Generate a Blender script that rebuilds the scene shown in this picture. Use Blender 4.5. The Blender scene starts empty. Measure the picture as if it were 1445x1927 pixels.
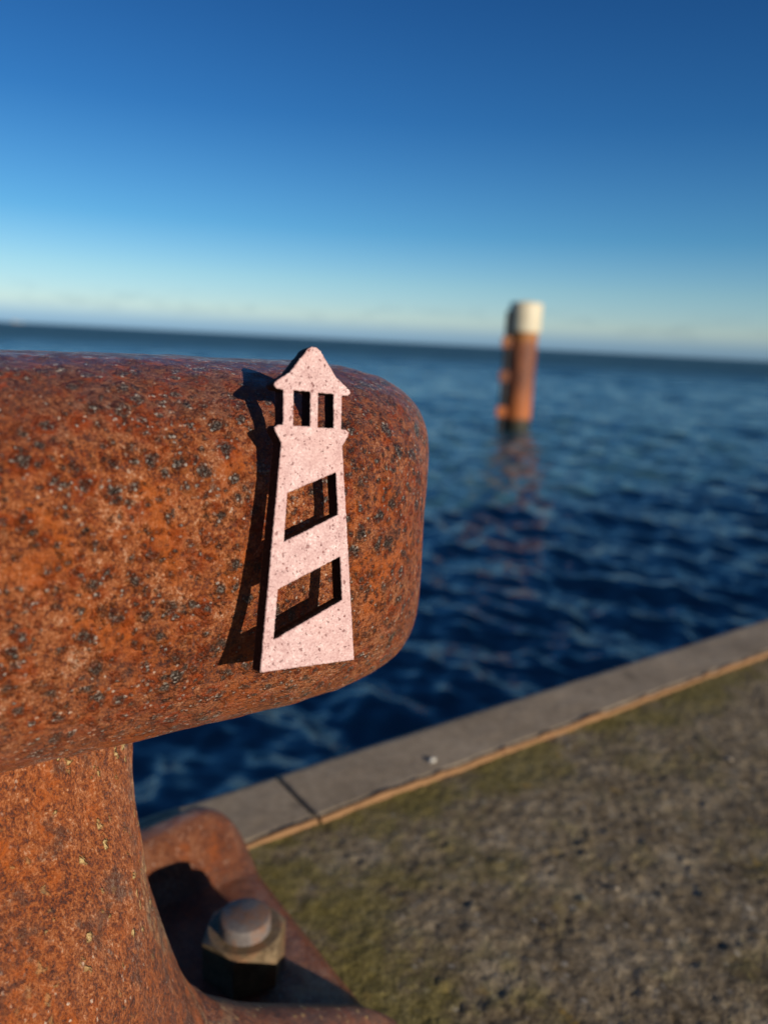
import bpy, bmesh, math, random
import numpy as np
from mathutils import Matrix, Vector, noise as mnoise

random.seed(7)
rng = np.random.default_rng(11)
S = bpy.context.scene
COL = S.collection

# ------------------------------------------------------------------ camera
EYE = 0.40                                   # camera height over the quay (m)
PITCH = math.radians(12.483)
ROLL = math.radians(2.971)
FPX = 1448.0                                 # focal length in pixels of a 1445 x 1927 picture
cam_d = bpy.data.cameras.new('camera')
cam = bpy.data.objects.new('camera', cam_d)
COL.objects.link(cam)
cp, sp = math.cos(PITCH), math.sin(PITCH)
fwd = Vector((0, cp, -sp)); up0 = Vector((0, sp, cp)); rt0 = Vector((1, 0, 0))
cr, sr = math.cos(ROLL), math.sin(ROLL)
rt = rt0 * cr + up0 * sr
upv = up0 * cr - rt0 * sr
M = Matrix((rt, upv, -fwd)).transposed().to_4x4()
M.translation = Vector((0, 0, EYE))
cam.matrix_world = M
cam_d.sensor_fit = 'VERTICAL'
cam_d.sensor_height = 34.6
cam_d.lens = FPX / 1927.0 * 34.6
cam_d.clip_start = 0.01
cam_d.clip_end = 60000
cam_d.dof.use_dof = True
cam_d.dof.focus_distance = 0.270
cam_d.dof.aperture_fstop = 6.8
cam_d.dof.aperture_blades = 0
S.camera = cam

# ------------------------------------------------------------------ light
SUN_EL = math.radians(13.5)
SUN_AZ = math.atan2(0.717, -0.698)           # clockwise from +Y, towards the sun
sun_dir = Vector((math.sin(SUN_AZ) * math.cos(SUN_EL), math.cos(SUN_AZ) * math.cos(SUN_EL), math.sin(SUN_EL)))
sd = bpy.data.lights.new('sun', 'SUN')
sd.energy = 5.0
sd.angle = math.radians(0.5)
sd.color = (1.0, 0.90, 0.76)
sun = bpy.data.objects.new('sun', sd)
COL.objects.link(sun)
sun.rotation_euler = sun_dir.to_track_quat('Z', 'Y').to_euler()

W = bpy.data.worlds.new('World')
S.world = W
W.use_nodes = True
wn, wl = W.node_tree.nodes, W.node_tree.links
wn.clear()
w_out = wn.new('ShaderNodeOutputWorld')
w_bg = wn.new('ShaderNodeBackground'); w_bg.inputs['Strength'].default_value = 0.06
w_sky = wn.new('ShaderNodeTexSky')
w_sky.sky_type = 'NISHITA'; w_sky.sun_disc = False
w_sky.sun_elevation = SUN_EL; w_sky.sun_rotation = SUN_AZ
w_sky.altitude = 0; w_sky.air_density = 1.0; w_sky.dust_density = 0.3; w_sky.ozone_density = 3.0
# clear winter air: deeper blue away from the horizon, a pale band and thin far cloud just above the sea
w_tc = wn.new('ShaderNodeTexCoord')
w_sep = wn.new('ShaderNodeSeparateXYZ')
wl.new(w_tc.outputs['Generated'], w_sep.inputs[0])
w_ramp = wn.new('ShaderNodeValToRGB')
wl.new(w_sep.outputs['Z'], w_ramp.inputs[0])
SKYTINT = [(0.0, (0.74, 1.32, 2.80, 1)), (0.009, (0.86, 1.44, 2.85, 1)), (0.028, (1.66, 1.96, 2.55, 1)), (0.07, (1.35, 1.80, 2.2, 1)),
           (0.13, (0.70, 1.42, 1.95, 1)), (0.25, (0.34, 0.97, 1.60, 1)), (0.42, (0.20, 0.68, 1.28, 1)), (1.0, (0.2, 0.6, 1.0, 1))]
w_ramp.color_ramp.elements.remove(w_ramp.color_ramp.elements[1])
for k, (p, c) in enumerate(SKYTINT):
    e = w_ramp.color_ramp.elements[0] if k == 0 else w_ramp.color_ramp.elements.new(p)
    e.position = p; e.color = c
w_mul = wn.new('ShaderNodeMix'); w_mul.data_type = 'RGBA'; w_mul.blend_type = 'MULTIPLY'
w_mul.inputs['Factor'].default_value = 1.0
w_mul.clamp_result = False
w_dot = wn.new('ShaderNodeVectorMath'); w_dot.operation = 'DOT_PRODUCT'
wl.new(w_tc.outputs['Generated'], w_dot.inputs[0])
w_dot.inputs[1].default_value = (math.sin(SUN_AZ), math.cos(SUN_AZ), 0)
w_side = wn.new('ShaderNodeMapRange'); w_side.interpolation_type = 'SMOOTHSTEP'
w_side.inputs['From Min'].default_value = -0.1; w_side.inputs['From Max'].default_value = 0.6
wl.new(w_dot.outputs['Value'], w_side.inputs['Value'])
w_tm = wn.new('ShaderNodeMix'); w_tm.data_type = 'RGBA'
w_tm.inputs['B'].default_value = (0.36, 0.40, 0.45, 1)  # sky dimmed on the sun's side to weaken the fill in shadows
wl.new(w_side.outputs[0], w_tm.inputs['Factor']); wl.new(w_ramp.outputs[0], w_tm.inputs['A'])
wl.new(w_sky.outputs[0], w_mul.inputs['A']); wl.new(w_tm.outputs['Result'], w_mul.inputs['B'])
# small far cloud puffs low over the horizon
w_map = wn.new('ShaderNodeMapping'); w_map.inputs['Scale'].default_value = (22, 22, 60)
wl.new(w_tc.outputs['Generated'], w_map.inputs[0])
w_noi = wn.new('ShaderNodeTexNoise'); w_noi.inputs['Scale'].default_value = 1.0; w_noi.inputs['Detail'].default_value = 3
wl.new(w_map.outputs[0], w_noi.inputs['Vector'])
w_cr = wn.new('ShaderNodeMapRange'); w_cr.inputs['From Min'].default_value = 0.52; w_cr.inputs['From Max'].default_value = 0.66
wl.new(w_noi.outputs['Fac'], w_cr.inputs['Value'])
w_band = wn.new('ShaderNodeValToRGB')
wl.new(w_sep.outputs['Z'], w_band.inputs[0])
be = w_band.color_ramp.elements
be[0].position = 0.012; be[0].color = (0, 0, 0, 1); be[1].position = 0.03; be[1].color = (0.22, 0.22, 0.22, 1)
e = be.new(0.055); e.color = (0, 0, 0, 1)
w_bm = wn.new('ShaderNodeMath'); w_bm.operation = 'MULTIPLY'
wl.new(w_cr.outputs[0], w_bm.inputs[0]); wl.new(w_band.outputs[0], w_bm.inputs[1])
w_cl = wn.new('ShaderNodeMix'); w_cl.data_type = 'RGBA'; w_cl.blend_type = 'MULTIPLY'
w_cl.inputs['B'].default_value = (0.42, 0.5, 0.62, 1)
wl.new(w_bm.outputs[0], w_cl.inputs['Factor']); wl.new(w_mul.outputs['Result'], w_cl.inputs['A'])
wl.new(w_cl.outputs['Result'], w_bg.inputs['Color'])
wl.new(w_bg.outputs[0], w_out.inputs[0])

S.view_settings.view_transform = 'Standard'
S.view_settings.look = 'None'
S.view_settings.exposure = 0.0
S.view_settings.gamma = 1.0
S.view_settings.use_curve_mapping = False

# ------------------------------------------------------------------ helpers
AZ = 0.6358                                   # the quay edge and the bollard arm run this way
U = np.array([math.cos(AZ), math.sin(AZ), 0.0])
V = np.array([-math.sin(AZ), math.cos(AZ), 0.0])
RZ = AZ

def uv(u, v, z=0.0):
    return Vector((U[0] * u + V[0] * v, U[1] * u + V[1] * v, z))

def tag(o, label=None, cat=None, group=None, kind=None):
    if label: o['label'] = label
    if cat: o['category'] = cat
    if group: o['group'] = group
    if kind: o['kind'] = kind
    return o

def empty(name, loc, rz=0.0):
    o = bpy.data.objects.new(name, None)
    COL.objects.link(o)
    o.location = loc; o.rotation_euler = (0, 0, rz)
    o.empty_display_size = 0.05
    return o

def mesh_obj(name, verts, faces, mat, parent=None, smooth=True):
    me = bpy.data.meshes.new(name)
    if isinstance(verts, np.ndarray):
        verts = verts.tolist()
    me.from_pydata(verts, [], faces)
    me.update()
    if smooth:
        me.polygons.foreach_set('use_smooth', [True] * len(me.polygons))
    me.materials.append(mat)
    o = bpy.data.objects.new(name, me)
    COL.objects.link(o)
    if parent: o.parent = parent
    return o

def bm_obj(name, bm, mat, parent=None, smooth=False):
    bmesh.ops.recalc_face_normals(bm, faces=bm.faces)
    me = bpy.data.meshes.new(name)
    bm.to_mesh(me); bm.free()
    if smooth:
        me.polygons.foreach_set('use_smooth', [True] * len(me.polygons))
    me.materials.append(mat)
    o = bpy.data.objects.new(name, me)
    COL.objects.link(o)
    if parent: o.parent = parent
    return o

def grid_faces(nu, nv, wrap_v=False):
    i = np.arange(nu - 1)[:, None]
    nj = nv if wrap_v else nv - 1
    j = np.arange(nj)[None, :]
    j2 = (j + 1) % nv
    a = i * nv + j; b = (i + 1) * nv + j; c = (i + 1) * nv + j2; d = i * nv + j2
    return np.stack([a, b, c, d], -1).reshape(-1, 4).tolist()

def lattice_noise(x, y, seed=0):
    """smooth value noise in numpy, -1..1"""
    xi = np.floor(x).astype(np.int64); yi = np.floor(y).astype(np.int64)
    fx = x - xi; fy = y - yi
    fx = fx * fx * (3 - 2 * fx); fy = fy * fy * (3 - 2 * fy)
    def h(a, b):
        n = (a * 374761393 + b * 668265263 + seed * 1442695041) & 0x7fffffff
        n = ((n ^ (n >> 13)) * 1274126177) & 0x7fffffff
        return ((n ^ (n >> 16)) & 0xffff) / 32767.5 - 1.0
    return (h(xi, yi) * (1 - fx) + h(xi + 1, yi) * fx) * (1 - fy) + (h(xi, yi + 1) * (1 - fx) + h(xi + 1, yi + 1) * fx) * fy

def box_bm(bm, x0, x1, y0, y1, z0, z1, bevel=0.0, seg=2):
    vs = [bm.verts.new((x, y, z)) for x in (x0, x1) for y in (y0, y1) for z in (z0, z1)]
    fs = [(0, 1, 3, 2), (4, 6, 7, 5), (0, 4, 5, 1), (2, 3, 7, 6), (0, 2, 6, 4), (1, 5, 7, 3)]
    ff = [bm.faces.new([vs[k] for k in f]) for f in fs]
    if bevel > 0:
        es = list({e for f in ff for e in f.edges})
        bmesh.ops.bevel(bm, geom=es, offset=bevel, segments=seg, profile=0.6, affect='EDGES')

def lathe(profile, n=48):
    """profile: list of (r, z) -> verts, faces (open ends)"""
    th = np.linspace(0, 2 * np.pi, n, endpoint=False)
    p = np.array(profile)
    v = np.stack([p[:, 0:1] * np.cos(th), p[:, 0:1] * np.sin(th), np.repeat(p[:, 1:2], n, 1)], -1).reshape(-1, 3)
    return v, grid_faces(len(p), n, True)

# ------------------------------------------------------------------ materials
class NT:
    def __init__(self, name):
        self.m = bpy.data.materials.new(name)
        self.m.use_nodes = True
        self.n = self.m.node_tree.nodes; self.l = self.m.node_tree.links
        self.b = self.n['Principled BSDF']
        self.out = self.n['Material Output']
        self.tc = self.n.new('ShaderNodeTexCoord')
        self.co = self.tc.outputs['Object']
    def set(self, node, key, val):
        s = node.inputs[key]
        if hasattr(val, 'is_linked') or isinstance(val, bpy.types.NodeSocket):
            self.l.new(val, s)
        else:
            s.default_value = val
    def noise(self, scale, detail=4, rough=0.55, vec=None, dist=0.0, out='Fac'):
        k = self.n.new('ShaderNodeTexNoise')
        self.set(k, 'Scale', scale); self.set(k, 'Detail', detail); self.set(k, 'Roughness', rough); self.set(k, 'Distortion', dist)
        self.l.new(vec or self.co, k.inputs['Vector'])
        return k.outputs[out]
    def voro(self, scale, vec=None, feature='F1', rand=1.0):
        k = self.n.new('ShaderNodeTexVoronoi'); k.feature = feature
        self.set(k, 'Scale', scale); self.set(k, 'Randomness', rand)
        self.l.new(vec or self.co, k.inputs['Vector'])
        return k
    def mapping(self, scale=(1, 1, 1), rot=(0, 0, 0), vec=None):
        k = self.n.new('ShaderNodeMapping')
        k.inputs['Scale'].default_value = scale; k.inputs['Rotation'].default_value = rot
        self.l.new(vec or self.co, k.inputs['Vector'])
        return k.outputs[0]
    def ramp(self, fac, stops, interp='LINEAR'):
        k = self.n.new('ShaderNodeValToRGB'); r = k.color_ramp; r.interpolation = interp
        r.elements.remove(r.elements[1])
        for i, (p, c) in enumerate(stops):
            e = r.elements[0] if i == 0 else r.elements.new(p)
            e.position = p
            if not isinstance(c, (tuple, list)): c = (c, c, c)
            e.color = (*c[:3], 1)
        self.l.new(fac, k.inputs[0])
        return k.outputs[0]
    def range(self, v, a, b, c=0.0, d=1.0, smooth=True):
        k = self.n.new('ShaderNodeMapRange')
        if smooth: k.interpolation_type = 'SMOOTHSTEP'
        self.set(k, 'Value', v); self.set(k, 'From Min', a); self.set(k, 'From Max', b); self.set(k, 'To Min', c); self.set(k, 'To Max', d)
        return k.outputs[0]
    def math(self, op, a, b=0.0, clamp=False):
        k = self.n.new('ShaderNodeMath'); k.operation = op; k.use_clamp = clamp
        self.set(k, 0, a); self.set(k, 1, b)
        return k.outputs[0]
    def mix(self, f, a, b, mode='MIX'):
        k = self.n.new('ShaderNodeMix'); k.data_type = 'RGBA'; k.blend_type = mode
        for key, v in (('Factor', f), ('A', a), ('B', b)):
            s = [q for q in k.inputs if q.name == key and (q.type == 'RGBA' or key == 'Factor')][0]
            if isinstance(v, bpy.types.NodeSocket): self.l.new(v, s)
            elif key == 'Factor': s.default_value = v
            else: s.default_value = (*v[:3], 1)
        return [q for q in k.outputs if q.type == 'RGBA'][0]
    def addvec(self, vec, off, amt):
        s = self.n.new('ShaderNodeVectorMath'); s.operation = 'SUBTRACT'
        self.l.new(off, s.inputs[0]); s.inputs[1].default_value = (.5, .5, .5)
        k = self.n.new('ShaderNodeVectorMath'); k.operation = 'SCALE'
        self.l.new(s.outputs[0], k.inputs[0]); self.set(k, 'Scale', amt)
        a = self.n.new('ShaderNodeVectorMath'); a.operation = 'ADD'
        self.l.new(vec, a.inputs[0]); self.l.new(k.outputs[0], a.inputs[1])
        return a.outputs[0]
    def sep(self, vec):
        k = self.n.new('ShaderNodeSeparateXYZ'); self.l.new(vec, k.inputs[0]); return k.outputs
    def bump(self, h, dist, strength=1.0, normal=None):
        k = self.n.new('ShaderNodeBump'); k.inputs['Strength'].default_value = strength; k.inputs['Distance'].default_value = dist
        self.l.new(h, k.inputs['Height'])
        if normal: self.l.new(normal, k.inputs['Normal'])
        return k.outputs[0]
    def base(self, col=None, rough=None, normal=None, metal=None, spec=None):
        for key, v in (('Base Color', col), ('Roughness', rough), ('Normal', normal), ('Metallic', metal), ('Specular IOR Level', spec)):
            if v is None: continue
            if isinstance(v, tuple): v = (*v[:3], 1)
            self.set(self.b, key, v)
        return self.m

def rust_material(name, spots=True, streak=False, dark=1.0, purple_z=None, chips_glints=False):
    t = NT(name)
    co = t.co
    vec = t.mapping((1, 1, 0.72)) if streak else co
    big = t.noise(16, 5, .6, vec)
    mid = t.noise(75, 6, .68, vec)
    fine = t.noise(430, 5, .75, vec)
    fine2 = t.noise(1300, 4, .7, vec)
    f = t.math('ADD', t.math('MULTIPLY', big, .34), t.math('MULTIPLY', mid, .34))
    f = t.math('ADD', f, t.math('MULTIPLY', fine, .48))
    f = t.math('ADD', f, t.math('MULTIPLY', fine2, .40))
    f = t.math('ADD', t.math('MULTIPLY', t.math('SUBTRACT', f, .78), 1.30), .515)
    f = t.math('ADD', f, t.math('MULTIPLY', t.math('SUBTRACT', t.range(fine2, .43, .57), .5), .08))
    d = dark * 1.34
    cell = t.voro(620, t.addvec(vec, t.noise(900, 2, .5, co, out='Color'), .0012))
    cr3 = t.sep(cell.outputs['Color'])
    f = t.math('ADD', f, t.math('MULTIPLY', t.math('SUBTRACT', cr3[0], .5), .15))
    col = t.ramp(f, [(.22, (.020 * d, .009 * d, .009 * d)), (.36, (.080 * d, .023 * d, .014 * d)), (.47, (.175 * d, .042 * d, .011 * d)),
                     (.56, (.275 * d, .076 * d, .017 * d)), (.66, (.35 * d, .122 * d, .043 * d)), (.80, (.52 * d, .33 * d, .23 * d))])
    # saturated orange blooms
    bl = t.range(t.noise(46, 6, .68, t.addvec(vec, t.noise(60, 4, .6, vec, out='Color'), .012)), .50, .64)
    bl = t.math('MULTIPLY', bl, t.range(fine, .30, .60))
    col = t.mix(t.math('MULTIPLY', bl, .85), col, (.37 * d, .078 * d, .004 * d))
    # broad duller tan areas
    tan = t.range(t.noise(24, 4, .6, vec), .52, .70)
    col = t.mix(t.math('MULTIPLY', t.math('MULTIPLY', tan, .22), t.range(fine2, .4, .65)), col, (.36 * d, .20 * d, .115 * d))
    # darker purple-brown tone blended in by height
    if purple_z:
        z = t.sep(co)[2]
        pm = t.range(t.math('ADD', z, t.math('MULTIPLY', t.math('SUBTRACT', mid, .5), .06)), purple_z[0], purple_z[1])
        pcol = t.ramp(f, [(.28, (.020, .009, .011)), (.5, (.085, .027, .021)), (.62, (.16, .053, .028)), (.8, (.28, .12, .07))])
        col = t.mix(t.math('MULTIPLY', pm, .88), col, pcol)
    h = t.math('ADD', t.math('MULTIPLY', fine, .75), t.math('MULTIPLY', fine2, .55))
    h = t.math('ADD', h, t.math('MULTIPLY', cr3[1], .10))
    h = t.math('ADD', h, t.math('MULTIPLY', mid, .9))
    rough = t.range(fine, .3, .7, .27, .58)
    if spots:
        dv = t.addvec(co, t.noise(200, 5, .7, co, out='Color'), .0065)
        for sc, thr, off, amt in ((120, .14, 0.0, 1.0), (185, .26, 3.7, .95), (340, .36, 8.3, .75)):
            m = t.n.new('ShaderNodeMapping'); m.inputs['Location'].default_value = (off, off * .7, -off)
            t.l.new(dv, m.inputs[0])
            vo = t.voro(sc, m.outputs[0])
            dist = vo.outputs['Distance']; rnd = t.sep(vo.outputs['Color'])
            size = t.range(rnd[1], 0, 1, .14, .36, False)
            on = t.range(rnd[0], thr - .01, thr + .01, 0, 1, False)
            rel = t.math('DIVIDE', dist, size)
            core = t.math('MULTIPLY', t.range(rel, 1.25, .55), on)
            core = t.math('MULTIPLY', core, t.range(t.math('ADD', t.math('MULTIPLY', fine2, .5), t.math('MULTIPLY', fine, .5)), .36, .50))
            halo = t.math('MULTIPLY', t.math('MULTIPLY', t.range(rel, 2.6, .9), on), t.range(rnd[2], .3, .9))
            col = t.mix(t.math('MULTIPLY', halo, .72 * amt), col, (.31 * d, .046 * d, .003 * d))
            sp_col = t.ramp(fine2, [(.34, (.030, .022, .018)), (.46, (.105, .078, .062)), (.55, (.22, .175, .145)), (.64, (.68, .60, .53))])  # grey spot colour, its palest stop a painted glint
            col = t.mix(t.math('MULTIPLY', core, .92 * amt), col, sp_col)
            h = t.math('SUBTRACT', h, t.math('MULTIPLY', core, .8))
            h = t.math('ADD', h, t.math('MULTIPLY', t.math('MULTIPLY', t.math('MULTIPLY', t.range(rel, .7, 1.15), t.range(rel, 1.7, 1.15)), on), .55))
            h = t.math('ADD', h, t.math('MULTIPLY', t.math('MULTIPLY', core, fine2), 2.6))
            # sun glints painted as pale specks in and around the spots
            gl = t.math('MULTIPLY', t.math('MULTIPLY', t.range(rel, 1.9, .8), on), t.range(cr3[2], .70, .74))
            gl = t.math('MULTIPLY', gl, t.range(cell.outputs['Distance'], .42, .22))
            col = t.mix(t.math('MULTIPLY', gl, .85), col, (.85, .76, .68))
            h = t.math('ADD', h, t.math('MULTIPLY', gl, .5))
            rough = t.math('SUBTRACT', rough, t.math('MULTIPLY', core, .16))
    # painted sun glints scattered over the scale, thicker in some patches
    g2 = t.math('MULTIPLY', t.range(cr3[1], .88, .91), t.range(cell.outputs['Distance'], .40, .20))
    g2 = t.math('MULTIPLY', g2, t.range(t.noise(19, 3, .55, co), .46, .62))
    col = t.mix(t.math('MULTIPLY', g2, .75), col, (.80, .66, .54))
    if chips_glints:
        m = t.mapping((1, 1, .55), (0.3, .2, 0))
        blot = t.range(t.noise(75, 5, .65, vec), .53, .63)
        col = t.mix(t.math('MULTIPLY', blot, .75), col, (.060, .020, .014))
        vo = t.voro(230, t.addvec(m, t.noise(300, 3, .6, co, out='Color'), .006)); rnd = t.sep(vo.outputs['Color'])
        ch = t.math('MULTIPLY', t.range(vo.outputs['Distance'], .34, .16), t.range(rnd[0], .56, .60))
        ch = t.math('MULTIPLY', ch, t.range(big, .42, .60))
        col = t.mix(ch, col, (.72, .50, .22))  # pale chips, with golden sun glints painted into their colour
        h = t.math('ADD', h, t.math('MULTIPLY', ch, 1.0))
        rough = t.math('SUBTRACT', rough, t.math('MULTIPLY', ch, .2))
        # pale wandering crack where the scale has lifted
        w = t.n.new('ShaderNodeTexWave'); w.wave_type = 'BANDS'; w.bands_direction = 'X'
        t.set(w, 'Scale', 2.2); t.set(w, 'Distortion', 9.0); t.set(w, 'Detail', 3.0); t.set(w, 'Detail Scale', 2.5)
        t.l.new(t.mapping((1, 1.2, .55), (.2, .35, .4)), w.inputs['Vector'])
        cr_ = t.math('MULTIPLY', t.range(w.outputs['Fac'], .975, .997), t.range(fine, .42, .60))
        col = t.mix(t.math('MULTIPLY', cr_, .5), col, (.52, .36, .20))
    nb_ = t.bump(h, .0021, 1.0)
    t.base(col, rough, nb_, spec=.6)
    # tight oxide skin: a thin semi-gloss layer over the grains
    t.set(t.b, 'Coat Weight', t.range(mid, .42, .60, .05, .55)); t.b.inputs['Coat Roughness'].default_value = .22
    t.l.new(nb_, t.b.inputs['Coat Normal'])
    return t.m

def pink_material():
    t = NT('speckled_pink_coating')
    n1 = t.noise(260, 3, .6); n2 = t.noise(1500, 3, .7); n3 = t.noise(40, 3, .5)
    f = t.math('ADD', t.math('MULTIPLY', n1, .3), t.math('MULTIPLY', n2, .7))
    col = t.ramp(f, [(.36, (.36, .19, .19)), (.45, (.51, .315, .312)), (.54, (.61, .41, .405)), (.62, (.73, .56, .55)), (.69, (.96, .88, .87))])
    col = t.mix(t.math('MULTIPLY', t.range(n3, .35, .7), .35), col, (.62, .37, .345))
    dv = t.addvec(t.co, t.noise(900, 2, .5, out='Color'), .0022)
    h = t.math('MULTIPLY', n2, .8)
    for sc, thr, off, c in ((430, .34, 0.0, (.19, .042, .038)), (250, .92, 2.3, (.11, .08, .075)), (720, .26, 5.1, (.29, .085, .075))):
        m = t.n.new('ShaderNodeMapping'); m.inputs['Location'].default_value = (off, off, off)
        t.l.new(dv, m.inputs[0])
        vo = t.voro(sc, m.outputs[0]); rnd = t.sep(vo.outputs['Color'])
        on = t.range(rnd[0], thr, thr + .02)
        core = t.math('MULTIPLY', t.range(t.math('DIVIDE', vo.outputs['Distance'], t.range(rnd[1], 0, 1, .09, .25, False)), 1.15, .7), on)
        col = t.mix(t.math('MULTIPLY', core, t.range(rnd[2], 0, 1, .65, 1.0)), col, c)
        h = t.math('SUBTRACT', h, t.math('MULTIPLY', core, 1.0))
    t.base(col, t.range(n2, .3, .7, .35, .7), t.bump(h, .00035, .9), spec=.5)
    return t.m

def dark_edge_material():
    t = NT('dark_cut_edge')  # thickness faces, much darker than the pink front
    n = t.noise(900, 3, .6)
    col = t.ramp(n, [(.35, (.010, .005, .006)), (.6, (.028, .015, .016)), (.75, (.12, .07, .065))])
    t.base(col, .8, t.bump(n, .0003, .8), spec=.25)
    return t.m

def concrete_ground_material():
    t = NT('mossy_exposed_concrete')
    n0 = t.noise(3.5, 4, .55); n1 = t.noise(22, 5, .62); n2 = t.noise(110, 5, .68); n3 = t.noise(420, 3, .65)
    f = t.math('ADD', t.math('MULTIPLY', n1, .35), t.math('ADD', t.math('MULTIPLY', n2, .35), t.math('MULTIPLY', n3, .30)))
    col = t.ramp(f, [(.36, (.050, .035, .019)), (.45, (.140, .104, .062)), (.53, (.255, .198, .128)), (.60, (.40, .325, .225)), (.68, (.60, .52, .41))])
    # aggregate pebbles
    vo = t.voro(150, t.addvec(t.co, t.noise(220, 2, .5, out='Color'), .004)); rnd = t.sep(vo.outputs['Color'])
    peb = t.math('MULTIPLY', t.range(vo.outputs['Distance'], .42, .26), t.range(rnd[0], .55, .6))
    pc = t.ramp(rnd[1], [(0, (.10, .085, .07)), (.5, (.24, .20, .16)), (.9, (.38, .34, .28)), (1, (.6, .55, .47))])
    col = t.mix(t.math('MULTIPLY', peb, .5), col, pc)
    # moss: olive film, denser near the kerb and around the bollard foot
    sx = t.sep(t.co)
    near = t.math('MAXIMUM', t.range(sx[1], .40, .495), t.range(sx[0], .36, .235))
    mo = t.math('ADD', t.math('MULTIPLY', t.noise(14, 5, .65), .7), t.math('MULTIPLY', n2, .3))
    mm = t.range(t.math('ADD', mo, t.math('MULTIPLY', near, .12)), .49, .63)
    mcol = t.ramp(n3, [(.3, (.075, .062, .008)), (.5, (.160, .132, .020)), (.7, (.27, .215, .045))])
    col = t.mix(t.math('MULTIPLY', mm, t.math('ADD', .50, t.math('MULTIPLY', near, .25))), col, mcol)
    # lichen: yellow-ochre dabs
    li = t.math('MULTIPLY', t.range(t.noise(60, 3, .55), .63, .70), t.range(n0, .40, .6))
    col = t.mix(t.math('MULTIPLY', li, .75), col, (.30, .185, .035))
    h = t.math('ADD', t.math('MULTIPLY', n3, .5), t.math('MULTIPLY', n2, 1.0))
    t.base(col, .9, t.bump(h, .0022, .8), spec=.3)
    return t.m

def kerb_material():
    t = NT('smooth_weathered_concrete')
    n1 = t.noise(9, 4, .55); n2 = t.noise(120, 5, .65); n3 = t.noise(700, 2, .5)
    f = t.math('ADD', t.math('MULTIPLY', n1, .55), t.math('MULTIPLY', n2, .45))
    col = t.ramp(f, [(.34, (.235, .178, .118)), (.5, (.345, .268, .188)), (.66, (.45, .36, .265))])
    st = t.range(t.noise(26, 3, .5), .64, .72)
    col = t.mix(t.math('MULTIPLY', st, .5), col, (.14, .11, .075))
    t.base(col, .75, t.bump(t.math('ADD', n2, t.math('MULTIPLY', n3, .3)), .0006, .8), spec=.35)
    return t.m

def steel_material(name, c0, c1, rough, scale=120, metal=.75):
    t = NT(name)
    n1 = t.noise(scale, 5, .6); n2 = t.noise(scale * 6, 3, .6)
    f = t.math('ADD', t.math('MULTIPLY', n1, .6), t.math('MULTIPLY', n2, .4))
    col = t.ramp(f, [(.40, c0), (.60, c1)])
    rs = t.range(t.noise(60, 4, .6), .47, .62)
    col = t.mix(t.math('MULTIPLY', rs, .7), col, (.20, .085, .035))
    t.base(col, t.range(n1, .3, .7, rough, rough + .2), t.bump(f, .0006, .8), metal=metal)
    return t.m

def water_material():
    t = NT('sea_water')
    geo = t.n.new('ShaderNodeNewGeometry')
    pos = geo.outputs['Position']
    a = t.noise(2.6, 5, .62, t.mapping((1.0, 1.5, 1.0), (0, 0, .5), pos))
    b = t.noise(11, 4, .6, t.mapping((1.0, 1.4, 1.0), (0, 0, .2), pos))
    c = t.noise(.35, 4, .6, t.mapping((1, 1.6, 1), (0, 0, .4), pos))
    h = t.math('ADD', t.math('MULTIPLY', a, .55), t.math('MULTIPLY', b, .12))
    h = t.math('ADD', h, t.math('MULTIPLY', c, 1.6))
    # ripples too small for the mesh: slopes straight from noise, so they do not fade with distance
    ca = t.noise(5.5, 4, .65, t.mapping((1.0, 1.5, 1.0), (0, 0, .45), pos), out='Color')
    cb = t.noise(1.1, 3, .6, t.mapping((1.0, 1.7, 1.0), (0, 0, .3), pos), out='Color')
    ln = t.n.new('ShaderNodeVectorMath'); ln.operation = 'LENGTH'; t.l.new(pos, ln.inputs[0])
    far = t.range(ln.outputs['Value'], 30, 250, .75, 1.9)
    va = t.addvec(geo.outputs['Normal'], ca, far)
    va = t.addvec(va, cb, t.math('MULTIPLY', far, .6))
    nn = t.n.new('ShaderNodeVectorMath'); nn.operation = 'NORMALIZE'
    t.l.new(va, nn.inputs[0])
    t.base((.044, .122, .165), t.range(ln.outputs['Value'], 18, 170, .16, .50), nn.outputs[0], spec=.5)
    t.b.inputs['IOR'].default_value = 1.333
    return t.m

def paint_material(name, c, worn=(.35, .30, .2), rough=.55, scale=6):
    t = NT(name)
    n = t.noise(scale, 5, .65)
    col = t.mix(t.range(n, .56, .70), c, worn)
    t.base(col, rough, t.bump(n, .004, .5))
    return t.m

MAT_RUST = rust_material('pitted_rusted_iron', purple_z=(.355, .392))
MAT_POST = rust_material('flaking_rusted_iron', spots=False, streak=True, chips_glints=True, dark=1.0, purple_z=(.125, .03))
MAT_BASE = rust_material('purple_brown_rusted_iron', spots=False, dark=.64)
MAT_PINK = pink_material()
MAT_SIDE = dark_edge_material()
MAT_GROUND = concrete_ground_material()
MAT_KERB = kerb_material()
MAT_NUT = steel_material('dull_zinc_steel', (.12, .078, .042), (.27, .195, .11), .45, metal=.1)
MAT_BOLT = steel_material('dull_grey_steel', (.13, .11, .105), (.21, .185, .175), .55, metal=.1)
MAT_WATER = water_material()
MAT_CREAM = paint_material('weathered_cream_paint', (.64, .57, .42), (.26, .20, .12), scale=3)
MAT_EDGE = paint_material('rust_stained_steel_strip', (.27, .14, .058), (.15, .065, .028), .8, 40)
MAT_QUAYWALL = kerb_material(); MAT_QUAYWALL.name = 'quay_wall_concrete'

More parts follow.
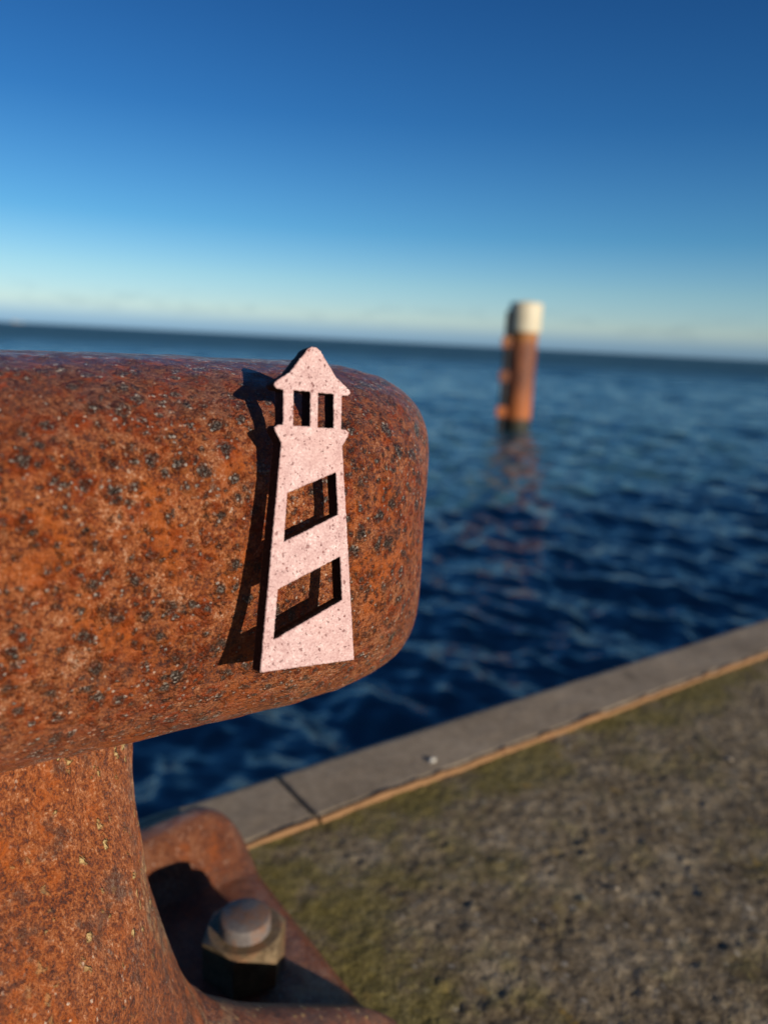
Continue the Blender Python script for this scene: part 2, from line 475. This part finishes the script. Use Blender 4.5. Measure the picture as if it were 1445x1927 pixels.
def pile_material():
    t = NT('rusted_steel_pile')
    z = t.sep(t.co)[2]
    n = t.noise(3.0, 6, .65, t.mapping((1, 1, .35))); n2 = t.noise(18, 4, .6)
    f = t.math('ADD', t.math('MULTIPLY', n, .6), t.math('MULTIPLY', n2, .4))
    col = t.ramp(f, [(.38, (.070, .024, .016)), (.5, (.21, .066, .028)), (.62, (.33, .12, .05))])
    low = t.range(t.math('ADD', z, t.math('MULTIPLY', n, .5)), 1.5, .6)
    col = t.mix(t.math('MULTIPLY', low, .8), col, (.42, .115, .02))
    top = t.range(t.math('ADD', z, t.math('MULTIPLY', n, .3)), 2.15, 2.3)
    col = t.mix(t.math('MULTIPLY', top, .6), col, (.42, .17, .03))
    wet = t.range(t.math('ADD', z, t.math('MULTIPLY', n2, .12)), .40, .26)
    col = t.mix(wet, col, (.018, .018, .008))
    t.base(col, .65, t.bump(f, .02, .6))
    return t.m
MAT_PILE = pile_material()
MAT_LADDER = paint_material('dark_ladder_steel', (.030, .024, .022), (.10, .045, .025), .7, 3)  # near-black steel, much darker than the pile tube

# ------------------------------------------------------------------ the setting: quay, kerb, sea
def spaced(fine0, fine1, step, lo, hi, grow=1.25):
    a = list(np.arange(fine0, fine1 + step * .5, step))
    s = step; x = a[-1]
    while x < hi:
        s *= grow; x = min(x + s, hi); a.append(x)
    s = step; x = a[0]; pre = []
    while x > lo:
        s *= grow; x = max(x - s, lo); pre.append(x)
    return np.array(pre[::-1] + a)

V_IN, V_OUT = 0.490, 0.578
gu = spaced(0.15, 1.15, .0026, -15, 18)
gv = spaced(-0.02, V_IN - .001, .0026, -14, V_IN - .001)
GU, GV = np.meshgrid(gu, gv, indexing='ij')
gh = (lattice_noise(GU * 9, GV * 9, 1) * .0012 + lattice_noise(GU * 34, GV * 34, 2) * .0005 + lattice_noise(GU * 90, GV * 90, 3) * .00035
      + lattice_noise(GU * 190, GV * 190, 4) * .0006)
# embedded aggregate: rounded stones standing proud
for k in range(1500):
    cu, cv = rng.uniform(.2, 1.1), rng.uniform(0, V_IN - .006); r = rng.uniform(.0016, .0042) * (1.5 if rng.random() < .06 else 1)
    i0, i1 = np.searchsorted(gu, [cu - r, cu + r]); j0, j1 = np.searchsorted(gv, [cv - r, cv + r])
    sub = np.sqrt(np.clip(1 - ((gu[i0:i1, None] - cu) ** 2 + (gv[None, j0:j1] - cv) ** 2) / r ** 2, 0, 1))
    gh[i0:i1, j0:j1] = np.maximum(gh[i0:i1, j0:j1], sub * r * .22 - .0004)
gh = np.where((np.abs(GU - .6) < 3) & (np.abs(GV) < 3), gh, 0) - .001
verts = np.stack([GU, GV, gh], -1).reshape(-1, 3)
ground = mesh_obj('quay_pavement', verts, grid_faces(len(gu), len(gv)), MAT_GROUND)
ground.rotation_euler = (0, 0, RZ)
tag(ground, kind='structure')

bm = bmesh.new()
box_bm(bm, -15, 18, -14, V_OUT - .006, -4.0, -.03)
qw = bm_obj('quay_wall', bm, MAT_QUAYWALL)
qw.rotation_euler = (0, 0, RZ); tag(qw, kind='structure')

def coping(u0, u1, label):
    t = empty('coping_stone', uv(u0, V_IN, 0), RZ)
    L = u1 - u0
    tag(t, label, 'coping stone', 'coping stones along the quay edge')
    Wd = V_OUT - V_IN; rn_ = .016
    pf = [(.005, -.028), (.005, .0018), (.0062, .0029), (.009, .0031)]
    pf += [(y_, .0031) for y_ in np.linspace(.012, Wd - rn_, 14)]
    pf += [(Wd - rn_ + rn_ * math.sin(a_), .0031 - rn_ + rn_ * math.cos(a_)) for a_ in np.linspace(.15, math.pi / 2, 9)]
    pf += [(Wd, -.06)]
    nx_ = int(L / .006)
    xs_ = np.concatenate([[0, .0008, .002], np.linspace(.004, L - .004, nx_), [L - .002, L - .0008, L]])
    vv = []
    for x_ in xs_:
        e_ = min(x_, L - x_); dz = -.0016 * max(0, 1 - e_ / .0022) ** 2
        for (y_, z_) in pf:
            vv.append((x_, y_, z_ + dz))
    va_ = np.array(vv); top_ = va_[:, 2] > -.01
    va_[:, 2] += top_ * (lattice_noise(va_[:, 0] * 14 + u0 * 7, va_[:, 1] * 14, 31) * .0006 + lattice_noise(va_[:, 0] * 60, va_[:, 1] * 60, 32) * .00025)
    npf = len(pf)
    fc = grid_faces(len(xs_), npf) + [tuple(range(npf)), tuple(range(len(vv) - npf, len(vv)))]
    mesh_obj('stone', va_, fc, MAT_KERB, t)
    nseg = max(2, int(L / .004))
    xs = np.linspace(0, L, nseg)
    w = .0006
    prof = [(0, -.02), (0, .0016), (.0012, .0031), (.004, .0035), (.0048, .0026)]
    vv = []
    for x in xs:
        jit = lattice_noise(np.array([x * 60]), np.array([u0]), 5)[0] * .0012 + lattice_noise(np.array([x * 200]), np.array([u0]), 6)[0] * .0004
        for (y, z) in prof:
            vv.append((x, y + jit * (z > 0) * .8, z + jit * (z > 0)))
    mesh_obj('steel_edging', vv, grid_faces(nseg, len(prof)), MAT_EDGE, t)
    return t
coping(-2.6, .3095, 'smooth grey coping slab left of the joint, starting behind the bollard foot')
coping(.3128, 3.4, 'long smooth grey coping slab right of the joint, with a white shell on it')

# sea: wave grid fanning out from the quay, waves fade to ripples with distance
WL = -1.5
rr = [1.2]
while rr[-1] < 45000: rr.append(rr[-1] * (1.0075 if rr[-1] < 500 else 1.06) + .004)
rr = np.array(rr)
aa = -AZ + np.linspace(-1.62, 1.62, 600)          # fan centred straight out from the quay edge
RR, AA = np.meshgrid(rr, aa, indexing='ij')
X = RR * np.sin(AA); Y = RR * np.cos(AA)
Zs = np.zeros_like(X)
spacing = np.maximum(RR * .0075 + .004, RR * (aa[1] - aa[0]) * .6)
wr = np.random.default_rng(5)
wind = math.radians(205)
for k in range(120):
    lam = .17 * (16 / .17) ** ((k + wr.random()) / 120)
    th = wind + wr.normal() * .6
    amp = .0052 * lam ** .95 * (.5 + wr.random()) * (1.8 if lam < .7 else 1.15 if lam < 1.3 else .75 if lam < 4 else .62)
    kx, ky = 2 * np.pi / lam * math.cos(th), 2 * np.pi / lam * math.sin(th)
    ph = kx * X + ky * Y + wr.random() * 6.283
    fade = np.clip((lam / spacing - 2.2) / 2, 0, 1)
    if lam > 2.2: fade = fade * np.clip((RR - 3 * lam) / (5 * lam), .12, 1)      # short fetch by the quay: only chop
    s_ = np.sin(ph)
    Zs += amp * fade * (1.6 * ((s_ + 1) / 2) ** 1.5 - .75)
Zs += WL
me = bpy.data.meshes.new('sea')
nv_ = X.size
fq = np.array(grid_faces(len(rr), len(aa)), dtype=np.int32)
me.vertices.add(nv_); me.vertices.foreach_set('co', np.stack([X, Y, Zs], -1).astype(np.float32).ravel())
me.loops.add(fq.size); me.loops.foreach_set('vertex_index', fq.ravel())
me.polygons.add(len(fq)); me.polygons.foreach_set('loop_start', np.arange(0, fq.size, 4, dtype=np.int32))
me.polygons.foreach_set('use_smooth', np.ones(len(fq), dtype=bool))
me.update(calc_edges=True); me.validate()
me.materials.append(MAT_WATER)
sea = bpy.data.objects.new('sea', me); COL.objects.link(sea)
tag(sea, kind='structure')

# ------------------------------------------------------------------ the bollard
BU, BV = 0.020, 0.280
boll = empty('mooring_bollard', uv(BU, BV, 0), RZ)
tag(boll, 'big rusty iron mooring bollard with a rounded horizontal arm bolted to the quay', 'bollard')
BINV = (Matrix.Translation(uv(BU, BV, 0)) @ Matrix.Rotation(RZ, 4, 'Z')).inverted()
BI = np.array(BINV)
def to_local(P):
    return P @ BI[:3, :3].T + BI[:3, 3]

# arm: a slightly tapering tube with a full rounded end
AR = 0.07
ARM_AZ, ARM_TL = 0.633, -0.014
dA = np.array([math.cos(ARM_AZ) * math.cos(ARM_TL), math.sin(ARM_AZ) * math.cos(ARM_TL), math.sin(ARM_TL)])
wA = np.array([-dA[1], dA[0], 0]); wA /= np.linalg.norm(wA)
uA = np.cross(dA, wA)
A0 = np.array([-.16822, .22373, EYE - .07773])
t0, ue, pp, qq = .1425, .2272, 2.868, 5.407
sh_z, sh_w = -.0043, .0410
s_mid = np.arange(-.16, t0, .0016)
s_end = t0 + (ue - t0) * np.sin(np.linspace(0, np.pi / 2, 64))
s_left = -.16 - .055 * np.sin(np.linspace(np.pi / 2, 0, 40))[:-1]
s = np.concatenate([s_left, s_mid, s_end])
r = np.where(s > t0, AR * np.clip(1 - np.clip((s - t0) / (ue - t0), 0, 1) ** pp, 0, 1) ** (1 / qq), AR)
r = np.where(s < -.16, AR * np.clip(1 - np.clip((-.16 - s) / .055, 0, 1) ** 2.6, 0, 1) ** (1 / 2.6), r)
r *= 1 + .0082 * (s - .1) / .1
NTH = 280
th = np.linspace(0, 2 * np.pi, NTH, endpoint=False)
shr = np.clip((s - .02) / .11, 0, 1)
sh = shr[:, None] * (r / AR)[:, None] * (sh_z * np.sin(th) + sh_w * np.cos(th))[None]
rn = r[:, None] + (lattice_noise(s[:, None] * 55, th[None] * 3.8 / 6.2832 * 6.2832, 8) * .0005 + lattice_noise(s[:, None] * 160, np.sin(th)[None] * 9 + np.cos(th)[None] * 13, 9) * .0003) * (r / AR)[:, None]
cs, sn = np.cos(th), np.sin(th)
sn = np.sign(sn) * np.abs(sn) ** .80
def section(sn_, cs_, n_): return np.sign(cs_) * (1 - np.abs(sn_) ** n_).clip(0) ** (1 / n_)
wide = .930 * np.where(sn > 0, section(sn, cs, 3.0), section(sn, cs, 2.3))
P = A0 + (s[:, None] + sh)[:, :, None] * dA + rn[:, :, None] * (wide[None, :, None] * wA + (sn * np.where(sn < 0, .988, 1))[None, :, None] * uA)
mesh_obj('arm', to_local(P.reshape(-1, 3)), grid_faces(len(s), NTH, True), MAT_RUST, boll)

# post: tube that flares into the foot
prof = [(.0655, .315), (.0652, .28), (.0652, .24), (.0655, .20), (.067, .17), (.069, .14), (.0725, .115), (.077, .09), (.085, .065), (.097, .042), (.112, .028), (.13, .019), (.14, .012)]
pz = np.array([p[1] for p in prof][::-1]); pr = np.array([p[0] for p in prof][::-1])
zz = np.concatenate([np.linspace(.008, .10, 130)[:-1], np.linspace(.10, .315, 110)])
rs = np.interp(zz, pz, pr)
k5 = np.ones(13) / 13
rs = np.convolve(np.pad(rs, 6, mode='edge'), k5, mode='valid')
NP = 300
th = np.linspace(-np.pi, np.pi, NP, endpoint=False)
# under each arm the flare runs out into a broad gusset that dies away at the plate's edge
CZ = [.008, .022, .031, .044, .057, .071, .087, .106, .125, .145, .185, .22, .315]
CR = [.220, .215, .208, .193, .167, .134, .110, .094, .086, .080, .070, .0655, .0652]
rc_ = np.interp(zz, CZ, CR)
rc_ = np.convolve(np.pad(rc_, 6, mode='edge'), k5, mode='valid')
wl_ = np.clip(.0092 / rc_ ** 2, .17, 1.45) + .03
dth = np.abs((th[None] + np.pi / 2) % np.pi - np.pi / 2)
lob = np.clip(dth / wl_[:, None], 0, 1); lob = 1 - lob * lob * (3 - 2 * lob)
rn = rs[:, None] + np.maximum(rc_ - rs, 0)[:, None] * lob
rn = rn + lattice_noise(zz[:, None] * 40, th[None] * 7, 12) * .0007 + lattice_noise(zz[:, None] * 90, th[None] * 22, 13) * .0005
neck = np.clip((zz - .165) / .095, 0, 1); neck = (neck * neck * (3 - 2 * neck))[:, None]
Pp = np.stack([rn * np.cos(th)[None] * (1 + .085 * neck), rn * np.sin(th)[None] * (1 - .46 * neck) + .010 * neck, np.repeat(zz[:, None], NP, 1)], -1)
mesh_obj('post', Pp.reshape(-1, 3), grid_faces(len(zz), NP, True), MAT_POST, boll)

# foot: square cast plate with a raised rim along each long side; the bolts sit in the pockets between rim and gusset
HX, HY = .217, .236
xs = np.linspace(-HX, HX, 220); ys = np.linspace(-HY, HY, 238)
GX, GY = np.meshgrid(xs, ys, indexing='ij')
rad = np.hypot(GX, GY); ang = np.arctan2(GY, GX)
floor = .020
z = np.full_like(GX, floor)
# a raised rim along the two long sides closes the bolt pockets
m = np.clip((np.abs(GY) - .160) / .035, 0, 1); m = m * m * (3 - 2 * m)
z = np.maximum(z, floor + (.034 + .004 * np.sin(GX * 40)) * m)
# rounded outer edge and corners
rc = .045
ex = np.abs(GX) - (HX - rc); ey = np.abs(GY) - (HY - rc)
edge = rc - np.where((ex > 0) & (ey > 0), np.hypot(np.maximum(ex, 0), np.maximum(ey, 0)), np.maximum(ex, ey))
er = .018 + .5 * np.clip(z - floor, 0, .04)
q = np.clip(edge / er, 0, 1)
z = np.where(edge <= 0, -.012, -.012 + (z + .012) * np.sqrt(np.clip(1 - (1 - q) ** 2, 0, 1)))
z += (lattice_noise(GX * 60, GY * 60, 21) * .0008 + lattice_noise(GX * 160, GY * 160, 22) * .0004) * (edge > .004)
# light smoothing so the flanks read as a casting
for _ in range(3):
    zp = np.pad(z, 1, mode='edge')
    z = (zp[1:-1, 1:-1] * 2 + zp[:-2, 1:-1] + zp[2:, 1:-1] + zp[1:-1, :-2] + zp[1:-1, 2:]) / 6
mesh_obj('foot_plate', np.stack([GX, GY, z], -1).reshape(-1, 3), grid_faces(len(xs), len(ys)), MAT_BASE, boll)

# anchor bolts in the pockets, each with a hex nut
def hexnut_bm(R, z0, z1, ch):
    b = bmesh.new()
    n = 6
    low = [b.verts.new((R * math.cos(k * math.pi / 3), R * math.sin(k * math.pi / 3), z0)) for k in range(n)]
    # chamfered top: corners cut lower than the flats, as turned nuts are
    ring = []
    N = 72
    lowr = []; hi = []; topc = []
    for k in range(N):
        a = 2 * math.pi * k / N
        w = (a % (math.pi / 3)) - math.pi / 6
        rad_ = R * math.cos(math.pi / 6) / math.cos(w)
        drop = max(0, (rad_ - R * .875)) * .75
        hi.append(b.verts.new((rad_ * math.cos(a), rad_ * math.sin(a), z1 - drop - .0004)))
        lowr.append(b.verts.new((rad_ * math.cos(a), rad_ * math.sin(a), z0)))
        rt_ = R * .84
        topc.append(b.verts.new((rt_ * math.cos(a), rt_ * math.sin(a), z1)))
    bmesh.ops.delete(b, geom=low, context='VERTS')
    inn = [b.verts.new((R * .60 * math.cos(2 * math.pi * k / N), R * .60 * math.sin(2 * math.pi * k / N), z1)) for k in range(N)]
    inb = [b.verts.new((R * .56 * math.cos(2 * math.pi * k / N), R * .56 * math.sin(2 * math.pi * k / N), z1 - .003)) for k in range(N)]
    for k in range(N):
        j = (k + 1) % N
        b.faces.new((lowr[k], lowr[j], hi[j], hi[k]))
        b.faces.new((hi[k], hi[j], topc[j], topc[k]))
        b.faces.new((topc[k], topc[j], inn[j], inn[k]))
        b.faces.new((inn[k], inn[j], inb[j], inb[k]))
    return b

def bolt(x, y, rot):
    R = .0259
    v, f = lathe([(.0005, .0565), (.0140, .0564), (.0152, .0558), (.0156, .0548), (.0156, .030), (.0156, .012)], 40)
    bo = mesh_obj('anchor_bolt', v, f, MAT_BOLT, boll)
    bo.location = (x, y, 0); bo.rotation_euler = (0, 0, rot)
    me = bo.data
    nb = hexnut_bm(R, .020, .0475, .003)
    nut = bm_obj('hex_nut', nb, MAT_NUT, bo)
    return bo
NUTX, NUTY = .1815 - BU, .0862
cang = math.atan2(.0685 - .0862, .1665 - .1815)      # one corner of the nut points here
bolt(NUTX, NUTY, cang)
for (x, y) in ((-NUTX, NUTY), (NUTX, -NUTY), (-NUTX, -NUTY)):
    bolt(x, y, random.uniform(0, 1))

# ------------------------------------------------------------------ the pink lighthouse
dd = np.array([.80430, .59360, -.02727]); dd /= np.linalg.norm(dd)
vp = np.cross([0, 0, 1.], dd); vp /= np.linalg.norm(vp); zp_ = np.cross(dd, vp)
LEAN = math.radians(10)
nL = -math.cos(LEAN) * vp + math.sin(LEAN) * zp_
bL = np.cross(nL, dd); bL /= np.linalg.norm(bL)
if bL[2] < 0: bL = -bL
PL = np.array([-.16772, .22373, EYE - .07673]) + (.07 + .0095) * nL + .1227 * dd
rot = math.radians(3.413)
xL = dd * math.cos(rot) - bL * math.sin(rot)
yL = dd * math.sin(rot) + bL * math.cos(rot)
zL = np.cross(xL, yL)
THK = .0058
def sym(h):
    return h + [(-x, y) for (x, y) in h[::-1]]
half_r = [(.9, 64.2), (2.4, 63.2), (4.1, 60.9), (5.3, 59.6), (6.6, 57.8), (8.4, 55.6), (10.8, 53.9), (13.4, 52.1), (13.75, 51.2), (12.9, 50.2),
          (10.55, 50.0), (10.5, 39.45), (12.4, 39.2), (13.45, 38.5), (13.2, 37.4), (12.2, 35.8), (11.0, 34.0), (13.5, 5.5), (17.0, -35.5)]
outer = half_r + [(-x, y) for (x, y) in half_r[::-1]]
wins = [[(-7.0, 50.1), (-1.1, 50.2), (-1.05, 39.45), (-6.9, 39.4)], [(1.7, 50.2), (7.4, 50.2), (7.6, 39.5), (1.75, 39.4)],
        [(8.7, 25.5), (-8.6, 18.7), (-9.6, 3.8), (9.75, 12.0)], [(10.85, -1.5), (-11.4, -10.7), (-12.6, -26.0), (11.9, -15.5)]]
def ragged(poly, step, jit, keep_round=True):
    out = []
    n = len(poly)
    for i in range(n):
        a = np.array(poly[i], float); b = np.array(poly[(i + 1) % n], float)
        L = np.linalg.norm(b - a); m = max(1, int(L / step))
        nrm = np.array([b[1] - a[1], a[0] - b[0]]) / max(L, 1e-6)
        for k in range(m):
            f_ = k / m
            p = a + (b - a) * f_
            p = p + nrm * rng.normal() * jit
            out.append(p * .001008)
    return out
cu = bpy.data.curves.new('pink_lighthouse_outline', 'CURVE')
cu.dimensions = '2D'; cu.fill_mode = 'BOTH'
cu.extrude = THK / 2 - .0003; cu.bevel_depth = .0003; cu.bevel_resolution = 1; cu.offset = -.0003
for poly in [outer] + wins:
    pts = ragged(poly, .55, .055)
    sp_ = cu.splines.new('POLY'); sp_.points.add(len(pts) - 1)
    for k, p in enumerate(pts): sp_.points[k].co = (p[0], p[1], 0, 1)
    sp_.use_cyclic_u = True
tmp = bpy.data.objects.new('outline', cu); COL.objects.link(tmp)
dg = bpy.context.evaluated_depsgraph_get()
me = bpy.data.meshes.new_from_object(tmp.evaluated_get(dg))
bpy.data.objects.remove(tmp); bpy.data.curves.remove(cu)
me.name = 'lighthouse_ornament'
me.materials.clear(); me.materials.append(MAT_PINK); me.materials.append(MAT_SIDE)
for p_ in me.polygons:
    p_.material_index = 1 if abs(p_.normal.z) < .3 else 0
lh = bpy.data.objects.new('lighthouse_ornament', me); COL.objects.link(lh)
ML = Matrix((xL, yL, zL)).transposed().to_4x4()
ML.translation = Vector(PL - zL * THK / 2)
lh.matrix_world = ML
tag(lh, 'small pink speckled cut-out lighthouse leaning flat against the rusty arm', 'ornament')

v, f = lathe([(.0002, -THK - .0092), (.0036, -THK - .0092), (.0038, -THK - .0088), (.0038, -THK / 2 - .0002)], 32)
mg = mesh_obj('magnet', v, f, MAT_BOLT, lh)
mg.location = (0, .001, THK / 2 - .0002)

# ------------------------------------------------------------------ the pile in the water
PX, PY = 3.05, 18.5
pile = empty('mooring_pile', (PX, PY, WL), 0)
tag(pile, 'rusty orange steel mooring pile with a cream painted top standing in the sea', 'mooring pile')
v, f = lathe([(.325, -1.2), (.325, .3), (.322, 1.0), (.322, 2.28)], 56)
mesh_obj('tube', v, f, MAT_PILE, pile)
v, f = lathe([(.33, 2.262), (.372, 2.27), (.376, 2.30), (.374, 2.62), (.376, 2.90), (.355, 2.935), (.05, 2.975), (.0005, 2.976)], 56)
mesh_obj('painted_cap', v, f, MAT_CREAM, pile)
bm = bmesh.new()
box_bm(bm, -.43, -.355, -.16, -.09, -.6, 2.75, .01)
box_bm(bm, -.43, -.355, .09, .16, -.6, 2.75, .01)
for k in range(11):
    box_bm(bm, -.415, -.375, -.09, .09, .12 + k * .25, .15 + k * .25, .004)
bm_obj('ladder', bm, MAT_LADDER, pile)
for zc in (.42, 1.25, 2.02):
    bm = bmesh.new()
    box_bm(bm, -.53, -.30, -.24, -.165, zc - .13, zc + .13, .02)
    bm_obj('fender_bracket', bm, MAT_PILE, pile)

# ------------------------------------------------------------------ a ship on the horizon
MAT_SHIP = paint_material('pale_ship_paint', (.36, .35, .34), (.28, .27, .25), .7, .05)
ship = empty('distant_ship', (-1570, 3300, WL), math.radians(18))
tag(ship, 'tiny pale ship far out on the horizon at the left', 'ship')
bm = bmesh.new()
sect = [(-22, 3.4, 3.2), (-20, 4.2, 3.2), (8, 4.4, 3.3), (16, 3.0, 3.9), (22, .15, 4.8)]
rows = []
for (x_, w_, h_) in sect:
    rows.append([bm.verts.new(p_) for p_ in ((x_, -w_ * .75, -1.5), (x_, -w_, h_), (x_, w_, h_), (x_, w_ * .75, -1.5))])
for a_, b_ in zip(rows, rows[1:]):
    for k in range(4): bm.faces.new((a_[k], b_[k], b_[(k + 1) % 4], a_[(k + 1) % 4]))
bm.faces.new(rows[0]); bm.faces.new(rows[-1][::-1])
bm_obj('hull', bm, MAT_SHIP, ship)
bm = bmesh.new()
box_bm(bm, -18, -6, -3.4, 3.4, 3.1, 8.2, .3); box_bm(bm, -16, -9, -2.8, 2.8, 8.2, 10.6, .3)
box_bm(bm, -13.2, -12.8, -.2, .2, 10.6, 14.5, .05)
bm_obj('deckhouse', bm, MAT_SHIP, ship)

# ------------------------------------------------------------------ small things
def blob(name, loc, rad, mat, seed, flat=(1, 1, .7)):
    bm = bmesh.new(); bmesh.ops.create_icosphere(bm, subdivisions=3, radius=1)
    for vtx in bm.verts:
        n = mnoise.noise(vtx.co * 1.6 + Vector((seed, 0, 0))) * .28 + mnoise.noise(vtx.co * 4 + Vector((0, seed, 0))) * .08
        c = vtx.co * (1 + n)
        vtx.co = Vector((c.x * flat[0], c.y * flat[1], c.z * flat[2])) * rad
    o = bm_obj(name, bm, mat, None, True)
    o.location = loc
    return o

def shell_mesh(name, loc, size, mat):
    """ribbed cockle valve lying hollow side down"""
    vv = []; nu, nv = 28, 36
    for i in range(nu):
        t_ = i / (nu - 1)
        for j in range(nv):
            a = -1.25 + 2.5 * j / (nv - 1)
            rib = 1 + .05 * math.cos(j * math.pi * 2 / 3.2) * t_
            rr2 = t_ ** .8 * (1 - .12 * abs(a)) * rib
            vv.append((rr2 * math.sin(a) * size, (rr2 * math.cos(a) - .5) * size, (math.sin(math.pi * (.12 + .88 * (1 - t_))) * .42 * (1 - .45 * (a / 1.25) ** 2) + .01) * size))
    return_o = mesh_obj(name, vv, grid_faces(nu, nv), mat)
    m = return_o.modifiers.new('thick', 'SOLIDIFY'); m.thickness = size * .06
    return_o.location = loc
    return return_o
MAT_SHELL = paint_material('bleached_shell', (.78, .74, .66), (.55, .47, .36), .45, 220)
sh_ = shell_mesh('shell', uv(.452, .512, .0033), .0058, MAT_SHELL)
sh_.rotation_euler = (0, 0, .9)
tag(sh_, 'tiny white shell lying on the grey coping slab at the quay edge', 'shell')

MAT_PEBBLE = paint_material('pale_pebble', (.36, .30, .23), (.24, .19, .13), .8, 160)
PEB = [(.46, .30), (.40, .02), (.61, .19), (.55, .07), (.36, .13), (.72, .36)]
peb0 = None
for k, (pu, pv) in enumerate(PEB):
    if peb0 is None:
        o = peb0 = blob('pebble', (0, 0, 0), .0026, MAT_PEBBLE, 3.1, (1.25, .95, .62))
        tag(o, 'small pale pebble lying loose on the mossy concrete quay', 'pebble', 'loose pale pebbles on the quay')
    else:
        o = peb0.copy(); COL.objects.link(o)
    kk = .7 + .55 * ((k * 37) % 11) / 11
    o.location = uv(pu, pv, .0012); o.scale = (kk, kk * (.85 + .05 * (k % 4)), kk); o.rotation_euler = (0, 0, k * 1.7)

S.render.engine = 'CYCLES'
S.cycles.use_adaptive_sampling = False
S.cycles.use_denoising = True
S.cycles.max_bounces = 6
S.cycles.caustics_reflective = False
S.cycles.caustics_refractive = False
